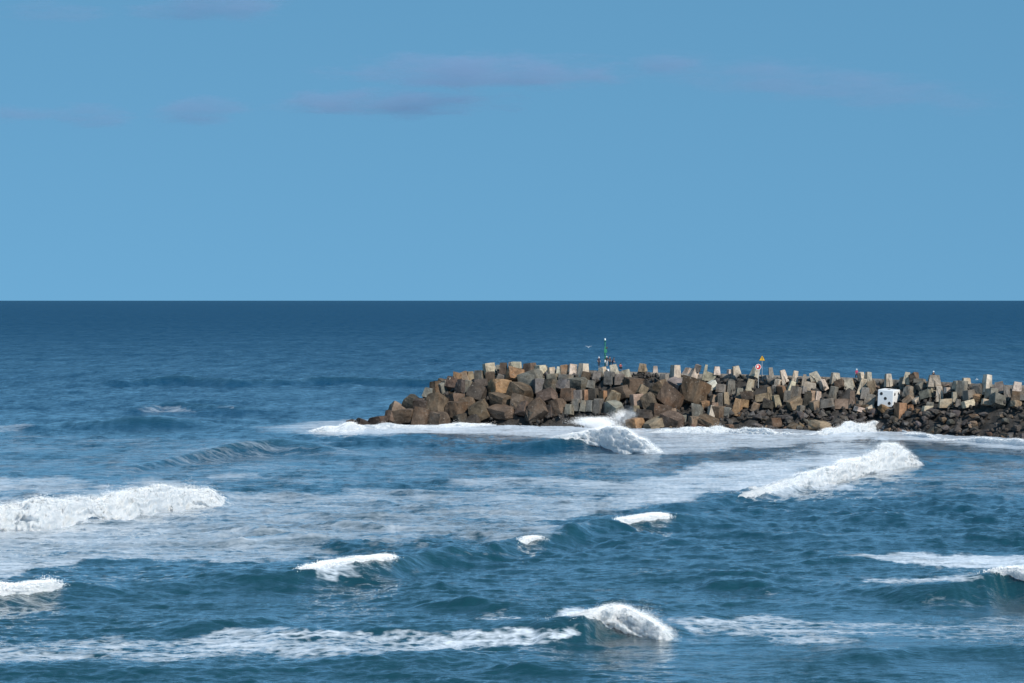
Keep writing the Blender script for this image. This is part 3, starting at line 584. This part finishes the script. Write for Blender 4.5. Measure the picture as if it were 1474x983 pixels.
for ox, oy, s, L in ST:
    for (zx, zy, wz, hz, k, tone, roll) in L:
        px, py = ox + zx / s, oy + zy / s; wpx, hpx = wz / s, hz / s
        P, hit = on_mound(px, py); mpp = P.y / FPX; W, Hh = wpx * mpp, hpx * mpp
        me = {'c': random.choice(WORN), 's': random.choice(CRISP), 'u': random.choice(LEGS[:2]), 'p': random.choice(LEGS[2:]), 'L': ELLS[0], 'J': ELLS[1]}[k]
        nm = {'c': 'worn_concrete_cube', 's': 'concrete_slab_block', 'u': 'slit_leg_block', 'p': 'tapered_leg_block', 'L': 'bar_and_leg_block', 'J': 'bar_and_leg_block'}[k]
        o = bpy.data.objects.new(nm, me)
        light = 1 if tone in ('lt', 'tn', 'og', 'wh') else -1
        if random.random() < .22: light = -light
        if k == 'c': yaw = light * random.uniform(.2, .85); q = .95 if W > 3.6 else 1.12; sc3 = (W * q, (W + Hh) * .5 * q, Hh * q * 1.05); pit = random.uniform(-.55, .35); roll += random.uniform(-20, 20)
        elif k == 's': yaw = light * random.uniform(.15, .65); roll += random.uniform(-6, 6); sc3 = (W * .96, max(W, Hh) * .72, Hh * .98); pit = random.uniform(-.2, .08)
        elif k in 'up': yaw = random.uniform(-.3, .75) * (1 if light > 0 else -1); roll += random.uniform(-13, 13); W *= random.uniform(.9, 1.4); sc3 = (W * 1.05, W * random.uniform(.9, 1.4), Hh * random.uniform(.85, 1.5)); pit = random.uniform(-.08, .05)
        else: yaw = random.uniform(-.2, .1); sc3 = (W * 1.02, 1.25, Hh); pit = random.uniform(-.1, .05)
        o.rotation_euler = Euler((pit, R(roll), yaw), 'XYZ')
        o.scale = sc3; d = (Vector((0, 0, CAMH)) - P).normalized(); P2 = P + d * (.28 * min(W, Hh) if hit else 0)
        if k in 'up': P2.z -= Hh * random.uniform(.12, .3)
        o.location = P2; o.color = (*vary(TONE[tone], .26 if k in 'up' else .16), 1); link(o); n_blocks += 1
        z, a = where(px, py, hit); lab = f'{TWORD[tone]} {KWORD[k]} {a} {z}'
        if roll >= 14 or roll <= -14: lab = 'tilted ' + lab
        lab = ('large ' if W * Hh > 9.5 else 'small ' if W * Hh < 2.6 else '') + lab
        tag(o, lab, 'concrete block', f'concrete blocks {z}'); BL.append((o, TWORD[tone], KWORD[k].split()[-2]))
# look-alikes: say which block they lie against, where that tells them apart
cnt = {}
for o, t_, k_ in BL: cnt.setdefault(o['label'], []).append((o, t_, k_))
for lab, L in cnt.items():
    if len(L) < 2: continue
    for o, t_, k_ in L:
        nn = sorted((b for b in BL if b[0] is not o and b[1] != t_), key=lambda b: (b[0].location - o.location).length)[:1]
        new = f'{lab}, against {nn[0][1]} one'
        if len(new.split()) <= 16: o['label'] = new
# the white painted dice cube
M_DICE = plain('white_paint', (.80, .80, .80), .55, .10, 3.); M_PIP = plain('black_paint', (.02, .022, .026), .5, .2)
Pd, _ = on_mound(1277, 572); sd_ = 2.75
dice = empty('dice_cube', Pd + Vector((0, -1.5, -sd_ / 2)), R(-37)); dice.rotation_euler = (R(3), R(4), R(-37))
dice.rotation_euler.z = R(-31)
tag(dice, 'white painted concrete cube with black dice spots resting on the slope', 'dice cube')
bm = bmesh.new(); bmesh.ops.create_cube(bm, size=sd_); bmesh.ops.translate(bm, verts=bm.verts, vec=(0, 0, sd_ / 2))
me = finish(bm, 'cube', M_DICE, .07, .01, 3); link(bpy.data.objects.new('cube', me), dice)
pm = bmesh.new(); bmesh.ops.create_cone(pm, cap_ends=True, segments=20, radius1=.27, radius2=.25, depth=.03); pipm = bpy.data.meshes.new('spot'); pm.to_mesh(pipm); pm.free(); pipm.materials.append(M_PIP)
def pip(face, a, b):
    o = bpy.data.objects.new('spot', pipm); h = sd_ / 2 + .012
    if face == 'front': o.location = (a * sd_, -h, (.5 + b) * sd_); o.rotation_euler = (R(90), 0, 0)
    elif face == 'right': o.location = (h, a * sd_, (.5 + b) * sd_); o.rotation_euler = (0, R(90), 0)
    else: o.location = (a * sd_, b * sd_, sd_ + .012)
    link(o, dice)
for a, b in ((-.27, .27), (0, 0), (.27, -.27)): pip('front', a, b)
for a in (-.27, .27):
    for b in (-.27, .27): pip('right', a, b)
pip('top', 0, 0)

# ------------------------------------------------------------------ beacon, signs
def lathe(name, prof, m, parent, seg=12, loc=(0, 0, 0)):
    bm = bmesh.new(); rings = []
    for r, z in prof: rings.append([bm.verts.new((r * math.cos(2 * math.pi * i / seg), r * math.sin(2 * math.pi * i / seg), z)) for i in range(seg)])
    for a, b in zip(rings, rings[1:]):
        for i in range(seg): bm.faces.new((a[i], a[(i + 1) % seg], b[(i + 1) % seg], b[i]))
    bm.faces.new(rings[0][::-1]); bm.faces.new(rings[-1])
    me = bpy.data.meshes.new(name); bm.to_mesh(me); bm.free(); me.materials.append(m); o = bpy.data.objects.new(name, me); o.location = loc; return link(o, parent)
def box(name, size, loc, m, parent, rot=(0, 0, 0), bev=.01):
    bm = bmesh.new(); bmesh.ops.create_cube(bm, size=1); bmesh.ops.scale(bm, verts=bm.verts, vec=size)
    me = finish(bm, name, m, bev, 0, 1); o = bpy.data.objects.new(name, me); o.location = loc; o.rotation_euler = rot; return link(o, parent)
M_GREEN = plain('green_paint', (.012, .16, .085), .45, .25); M_STEEL = plain('galvanised_steel', (.45, .46, .46), .5, .2); M_WPAINT = plain('white_sign_paint', (.78, .78, .76), .5, .1)
M_RED = plain('red_sign_paint', (.55, .025, .03), .45, .1); M_YEL = plain('yellow_sign_paint', (.68, .38, .02), .45, .15); M_BLACK = plain('black_sign_paint', (.02, .02, .02), .5, .1)
def crest_at(px, t):
    """point on the crest, t metres in from the waterline, seen in photo column px"""
    Y = 480.
    for _ in range(8): X = Xat(px, Y); Y = float(np.interp(X, BX, BY)) + t / COS
    return mound_point(X, t)
pb = crest_at(871, 17.5); pb.z += .2
top_z = CAMH - (487 - HY) * pb.y / FPX; bh = top_z - pb.z
be = empty('harbour_beacon', pb); tag(be, 'green harbour beacon post with topmark and light on the crest', 'beacon')
lathe('base', [(.7, -.6), (.7, .35), (.62, .4)], M_CONC, be); lathe('pole', [(.11, .35), (.09, bh * .9), (.07, bh - .35)], M_GREEN, be)
lathe('topmark', [(.05, 0), (.36, .04), (.33, .5), (.20, 1.05), (.06, 1.12)], M_GREEN, be, 3, (0, 0, bh * .56))
lathe('collar', [(.2, 0), (.24, .06), (.2, .12)], M_GREEN, be, 12, (0, 0, bh * .5)); lathe('platform', [(.3, 0), (.3, .05)], M_GREEN, be, 12, (0, 0, bh - .42))
lathe('lamp', [(.10, 0), (.13, .05), (.13, .28), (.07, .36)], M_WPAINT, be, 12, (0, 0, bh - .36))
box('solar_panel', (.42, .03, .35), (.25, -.05, bh * .72), M_BLACK, be, (R(-35), 0, 0)); box('number_board', (.22, .03, .5), (.02, -.16, bh * .3), M_WPAINT, be)
ps = crest_at(1097, 14.2); ps.z += .1; zs = CAMH - (511.5 - HY) * ps.y / FPX; sh = zs - ps.z
sg = empty('warning_sign', ps); tag(sg, 'yellow triangle warning sign on a thin steel pole at the crest', 'sign')
lathe('pole', [(.04, -.6), (.035, sh - .1)], M_STEEL, sg)
def poly_plate(name, pts, thick, m, parent, loc):
    bm = bmesh.new(); prism(bm, pts, -thick / 2, thick / 2); me = finish(bm, name, m, 0, 0, 1); o = bpy.data.objects.new(name, me); o.location = loc; return link(o, parent)
pl = poly_plate('panel', [(-.55, 0), (.55, 0), (.06, .92), (-.06, .92)], .03, M_BLACK, sg, (0, -.06, sh - .92))
poly_plate('face', [(-.47, .05), (.47, .05), (.03, .83), (-.03, .83)], .012, M_YEL, pl, (0, -.024, 0))
poly_plate('symbol', [(-.06, .3), (.06, .3), (.08, .62), (-.08, .62)], .008, M_BLACK, pl, (0, -.036, 0)); poly_plate('symbol', [(-.06, .14), (.06, .14), (.06, .24), (-.06, .24)], .008, M_BLACK, pl, (0, -.036, 0))
pr = crest_at(1091.5, 11.2); pr.z += .1; zr = CAMH - (528 - HY) * pr.y / FPX
rs_ = empty('round_sign', pr); tag(rs_, 'round red and white sign on a short post, left of the yellow triangle', 'sign')
rs_['label'] = 'round red and white sign on a short post beside the yellow triangle'
lathe('pole', [(.05, -.6), (.045, zr - pr.z)], M_STEEL, rs_)
def circ(r, n=28, a0=0): return [(r * math.cos(2 * math.pi * i / n + a0), r * math.sin(2 * math.pi * i / n + a0)) for i in range(n)]
dk = poly_plate('disc', circ(.5), .03, M_WPAINT, rs_, (0, -.06, zr - pr.z)); poly_plate('red_face', circ(.43), .012, M_RED, dk, (0, -.024, 0))
poly_plate('white_mark', [(-.24, -.2), (.02, -.12), (.05, .22), (-.16, .26), (-.26, .1)], .008, M_WPAINT, dk, (0, -.036, 0))

# ------------------------------------------------------------------ people
def skin_mesh(name, V, E, Rr, m, parent, sub=1):
    me = bpy.data.meshes.new(name); me.from_pydata(V, E, []); o = bpy.data.objects.new(name, me); col.objects.link(o)
    md = o.modifiers.new('skin', 'SKIN'); md.use_smooth_shade = True
    if not me.skin_vertices: return o
    for i, r in enumerate(Rr): me.skin_vertices[0].data[i].radius = (r, r)
    me.skin_vertices[0].data[0].use_root = True
    s = o.modifiers.new('sub', 'SUBSURF'); s.levels = sub; s.render_levels = sub
    dg = bpy.context.evaluated_depsgraph_get(); ev = o.evaluated_get(dg); new = bpy.data.meshes.new_from_object(ev); new.name = name
    o.modifiers.clear(); o.data = new; bpy.data.meshes.remove(me); new.materials.clear(); new.materials.append(m)
    for p in new.polygons: p.use_smooth = True
    o.parent = parent; return o
M_SKIN = plain('skin', (.42, .25, .17), .6, .1); M_HAIR = plain('dark_hair', (.03, .022, .018), .7, .2)
CL = {}
def cloth(c):
    if c not in CL: CL[c] = plain('cloth', c, .85, .2, 12.)
    return CL[c]
def person(loc, rz, label, shirt, trousers, hat=None, pose='stand', H=1.72):
    t = empty('person', loc, rz); tag(t, label, 'person', None); k = H / 1.75
    def J(*a): return Vector(a) * k
    if pose == 'sit':
        j = dict(pel=J(0, 0, .12), w=J(0, .02, .3), ch=J(0, -.04, .55), nk=J(0, -.06, .72), hd=J(0, -.09, .84), ht=J(0, -.1, .93))
        for s, n in ((-1, 'l'), (1, 'r')):
            j.update({'sh' + n: J(.19 * s, -.04, .62), 'el' + n: J(.25 * s, -.16, .36), 'wr' + n: J(.14 * s, -.36, .30), 'hp' + n: J(.1 * s, 0, .1), 'kn' + n: J(.13 * s, -.44, .3), 'an' + n: J(.12 * s, -.5, -.14), 'to' + n: J(.13 * s, -.68, -.2)})
    else:
        ln = .12 if pose == 'lean' else 0; sp = .0 if pose != 'walk' else .22
        j = dict(pel=J(0, 0, .93), w=J(0, -.02 - ln * .5, 1.1), ch=J(0, -.02 - ln * 1.4, 1.32), nk=J(0, -.03 - ln * 2, 1.5), hd=J(0, -.05 - ln * 2.3, 1.62), ht=J(0, -.05 - ln * 2.4, 1.71))
        for s, n in ((-1, 'l'), (1, 'r')):
            j.update({'sh' + n: J(.19 * s, -.02 - ln * 1.7, 1.42), 'el' + n: J(.26 * s, -.02 - ln * 2 - (.1 if pose == 'fish' else 0), 1.14), 'wr' + n: J(.22 * s, -.12 - ln * 2.4 - (.2 if pose == 'fish' else 0), .95 + (.15 if pose == 'fish' else 0)), 'hp' + n: J(.1 * s, 0, .9), 'kn' + n: J(.11 * s, -.04 - sp * s, .5), 'an' + n: J(.11 * s, .03 - sp * s * .6, .08), 'to' + n: J(.13 * s, -.16 - sp * s * .6, .04)})
    names = list(j); ix = {n: i for i, n in enumerate(names)}; V = [j[n][:] for n in names]
    rad = dict(pel=.13, w=.12, ch=.14, nk=.055, hd=.095, ht=.07, sh=.06, el=.042, wr=.032, hp=.085, kn=.058, an=.04, to=.038)
    Rr = [rad[n if n in rad else n[:2]] * k for n in names]
    E = [('pel', 'w'), ('w', 'ch'), ('ch', 'nk'), ('nk', 'hd'), ('hd', 'ht')] + [e for n in 'lr' for e in (('ch', 'sh' + n), ('sh' + n, 'el' + n), ('el' + n, 'wr' + n), ('pel', 'hp' + n), ('hp' + n, 'kn' + n), ('kn' + n, 'an' + n), ('an' + n, 'to' + n))]
    E = [(ix[a], ix[b]) for a, b in E]
    for n in 'lr':                                                # palm, fingers and thumb
        wv = j['wr' + n]; d = (wv - j['el' + n]).normalized(); sdv = Vector((1, 0, 0)) if n == 'l' else Vector((-1, 0, 0))
        V.append((wv + d * .07 * k)[:]); Rr.append(.026 * k); pi_ = len(V) - 1; E.append((ix['wr' + n], pi_))
        for f, ff in enumerate((-.03, -.01, .01, .03)):
            V.append((wv + d * (.15 - abs(ff)) * k + Vector((ff * k, -.02 * k, 0)))[:]); Rr.append(.009 * k); E.append((pi_, len(V) - 1))
        V.append((wv + d * .08 * k + sdv * .045 * k)[:]); Rr.append(.010 * k); E.append((pi_, len(V) - 1))
    skin_mesh('body', V, E, Rr, M_SKIN, t)
    def part(nm, ns, es, grow, m):
        q = {n: i for i, n in enumerate(ns)}; skin_mesh(nm, [j[n][:] for n in ns], [(q[a], q[b]) for a, b in es], [(rad[n if n in rad else n[:2]] + grow) * k for n in ns], m, t)
    part('shirt', ['w', 'ch', 'pel', 'shl', 'ell', 'shr', 'elr'], [('w', 'ch'), ('w', 'pel'), ('ch', 'shl'), ('shl', 'ell'), ('ch', 'shr'), ('shr', 'elr')], .022, cloth(shirt))
    part('trousers', ['pel', 'hpl', 'knl', 'anl', 'hpr', 'knr', 'anr'], [('pel', 'hpl'), ('hpl', 'knl'), ('knl', 'anl'), ('pel', 'hpr'), ('hpr', 'knr'), ('knr', 'anr')], .018, cloth(trousers))
    hd = j['hd']
    if hat: lathe('cap', [(.19 * k, 0), (.185 * k, .015), (.118 * k, .02), (.115 * k, .09 * k), (.07 * k, .14 * k), (.02, .15 * k)], cloth(hat), t, 14, (hd.x, hd.y, hd.z + .03 * k))
    else: lathe('hair', [(.10 * k, -.05), (.115 * k, .02), (.10 * k, .09 * k), (.05 * k, .13 * k)], M_HAIR, t, 14, (hd.x, hd.y + .02, hd.z + .02 * k))
    return t
NAVY, BLK = (.018, .022, .05), (.02, .02, .024)
def stand(px, t, dz=.25): p = crest_at(px, t); p.z += dz; return p
def stand_y(px, t, py_top, H):
    p = stand(px, t); p.z = max(p.z, CAMH - (py_top - HY) * p.y / FPX - H); return p
person(stand_y(862, 16.5, 514, 1.7), .4, 'person in dark clothes and white hat standing apart beside the green beacon', NAVY, BLK, (.75, .75, .75))
person(stand_y(873.5, 16.2, 513, 1.7), -.5, 'person in black top holding gear right at the foot of the beacon', BLK, (.5, .48, .46), (.6, .58, .55), 'fish')
person(stand_y(877.5, 16.8, 513, 1.72), .6, 'person in navy jacket with bare dark hair standing in the group by the beacon', NAVY, BLK, None)
person(stand_y(881.5, 16.3, 515, 1.65), 1.2, 'person in navy leaning forward at the edge of the group by the beacon', NAVY, NAVY, None, 'lean')
person(stand_y(893, 15.2, 522, 1.0), .3, 'person in red top sitting among the crest blocks near the beacon', (.30, .05, .06), BLK, None, 'sit')
person(stand_y(1233, 15.8, 532.5, 1.68), .2, 'person in a pink top and white cap standing on the crest path', (.50, .05, .13), BLK, (.8, .8, .8), 'walk')
pz = stand(1343.5, 13.2); pz.z = CAMH - (534 - HY) * pz.y / FPX - .98
person(pz, .3, 'person in black with white cap sitting against a pale upright block', BLK, BLK, (.8, .8, .8), 'sit')
# gulls
M_GULL = plain('gull_feathers', (.82, .82, .82), .7, .1); M_GREYF = plain('grey_feathers', (.4, .42, .45), .7, .1)
def gull(loc, rz, label, fly=True):
    t = empty('seagull', loc, rz); tag(t, label, 'seagull')
    skin_mesh('body', [(0, -.24, .02), (0, -.12, .03), (0, .05, 0), (0, .2, -.01), (0, .34, 0), (0, -.31, .0)], [(0, 1), (1, 2), (2, 3), (3, 4), (0, 5)], [.05, .06, .085, .06, .02, .012], M_GULL, t)
    for s in (-1, 1):
        bm = bmesh.new()
        if fly: P = [((0, -.09, .04), (0, .1, .04)), ((.28, -.13, .24), (.28, .05, .23)), ((.62, -.05, .30), (.62, .06, .29)), ((.78, .04, .27), (.78, .06, .27))]
        else: P = [((.06, -.1, .06), (.05, -.08, -.02)), ((.085, .05, .06), (.08, .05, -.03)), ((.05, .22, .04), (.05, .22, -.01)), ((.02, .4, .03), (.02, .4, .02))]
        vs = [[bm.verts.new((s * x, y, z + dz)) for (x, y, z) in pr] for pr in P for dz in (0,)]
        vt = [[bm.verts.new((s * x, y, z + .02)) for (x, y, z) in pr] for pr in P]
        for A in (vs, vt):
            for a, b in zip(A, A[1:]): bm.faces.new((a[0], a[1], b[1], b[0]))
        for a, b, c, d in zip(vs, vs[1:], vt, vt[1:]): bm.faces.new((a[0], b[0], d[0], c[0])); bm.faces.new((a[1], b[1], d[1], c[1]))
        me = finish(bm, 'wing', M_GULL if fly else M_GREYF, 0, 0, 1); link(bpy.data.objects.new('wing', me), t)
    lathe('beak', [(.018, 0), (.003, .07)], M_YEL, t, 6, (0, -.33, 0)).rotation_euler = (R(90), 0, 0); t.scale = (.75, .75, .75)
    return t
gull((Xat(847, 470), 470, CAMH - (500 - HY) * 470 / FPX), .5, 'white seagull flying with raised wings beside the green beacon')
gull((Xat(1406, 455), 455, CAMH - (546.5 - HY) * 455 / FPX), 1.4, 'white seagull gliding low past the crest shoreward of the dice cube')

# ------------------------------------------------------------------ clouds: small far-off banks of vapour
def cloud_mat(name, dens, seed, colr):
    m, n, l, p = mat(name); n.remove(p); o = n['Material Output']; v = node(n, 'ShaderNodeVolumePrincipled'); v.inputs['Color'].default_value = (*colr, 1); v.inputs['Anisotropy'].default_value = .0
    t = node(n, 'ShaderNodeTexCoord'); ln = node(n, 'ShaderNodeVectorMath', operation='LENGTH'); l.new(t.outputs['Object'], ln.inputs[0])
    geo = node(n, 'ShaderNodeNewGeometry'); nz = node(n, 'ShaderNodeTexNoise', in_Scale=.017, in_Detail=7., in_Roughness=.6); mp = node(n, 'ShaderNodeMapping'); mp.inputs['Location'].default_value = (seed * 311, seed * 97, 0); mp.inputs['Scale'].default_value = (.35, .35, 1.8)
    l.new(geo.outputs['Position'], mp.inputs['Vector']); l.new(mp.outputs[0], nz.inputs['Vector'])
    a = math_node(n, l, 'SUBTRACT', .62, math_node(n, l, 'MULTIPLY', ln.outputs['Value'], ln.outputs['Value']))
    b = math_node(n, l, 'MULTIPLY', math_node(n, l, 'SUBTRACT', nz.outputs[0], .5), 3.2)
    d = math_node(n, l, 'MULTIPLY', math_node(n, l, 'MULTIPLY', math_node(n, l, 'ADD', a, b), 1.6, clamp=True), dens); l.new(d, v.inputs['Density']); l.new(v.outputs[0], o.inputs['Volume'])
    return m
CLOUDS = [((310, 2, 118, 30), .0038, 'grey white cloud with flat base, highest in the sky'), ((700, 103, 215, 24), .0040, 'long thin lilac cloud streak, upper of the two long streaks'),
          ((965, 92, 62, 14), .0042, 'small wispy tail of cloud trailing off the upper long streak'), ((560, 149, 175, 20), .0040, 'long thin lilac cloud streak, lower of the two long streaks'),
          ((285, 160, 82, 22), .0040, 'low rounded lilac cloud puff beside the lower long streak'), ((128, 167, 58, 17), .0046, 'small faint lilac cloud puff farther off than the rounded one'),
          ((20, 163, 60, 14), .0036, 'very faint grey wisp next to the small lilac puff'), ((75, 17, 80, 16), .0030, 'faint grey wisp beside the highest flat-based cloud'), ((1180, 120, 260, 26), .0014, 'broad thin white veil of high cloud sloping down from the upper streak')]
for i, ((px, py, rx, ry), dens, lab) in enumerate(CLOUDS):
    D = 9000.; me = bpy.data.meshes.new('cloud'); bm = bmesh.new(); bmesh.ops.create_icosphere(bm, subdivisions=3, radius=1); bm.to_mesh(me); bm.free()
    me.materials.append(cloud_mat('cloud_vapour', dens, i + 1, (.45, .61, .82))); o = link(bpy.data.objects.new('cloud', me)); o.location = (Xat(px, D), D, CAMH - (py - HY) * D / FPX)
    o.scale = (rx * D / FPX * 1.3, rx * D / FPX * .8, ry * D / FPX * 1.3); tag(o, lab, 'cloud', None)
    if i == 8: o.rotation_euler = (0, R(6), 0)
print('blocks', n_blocks, 'objects', len(bpy.data.objects))
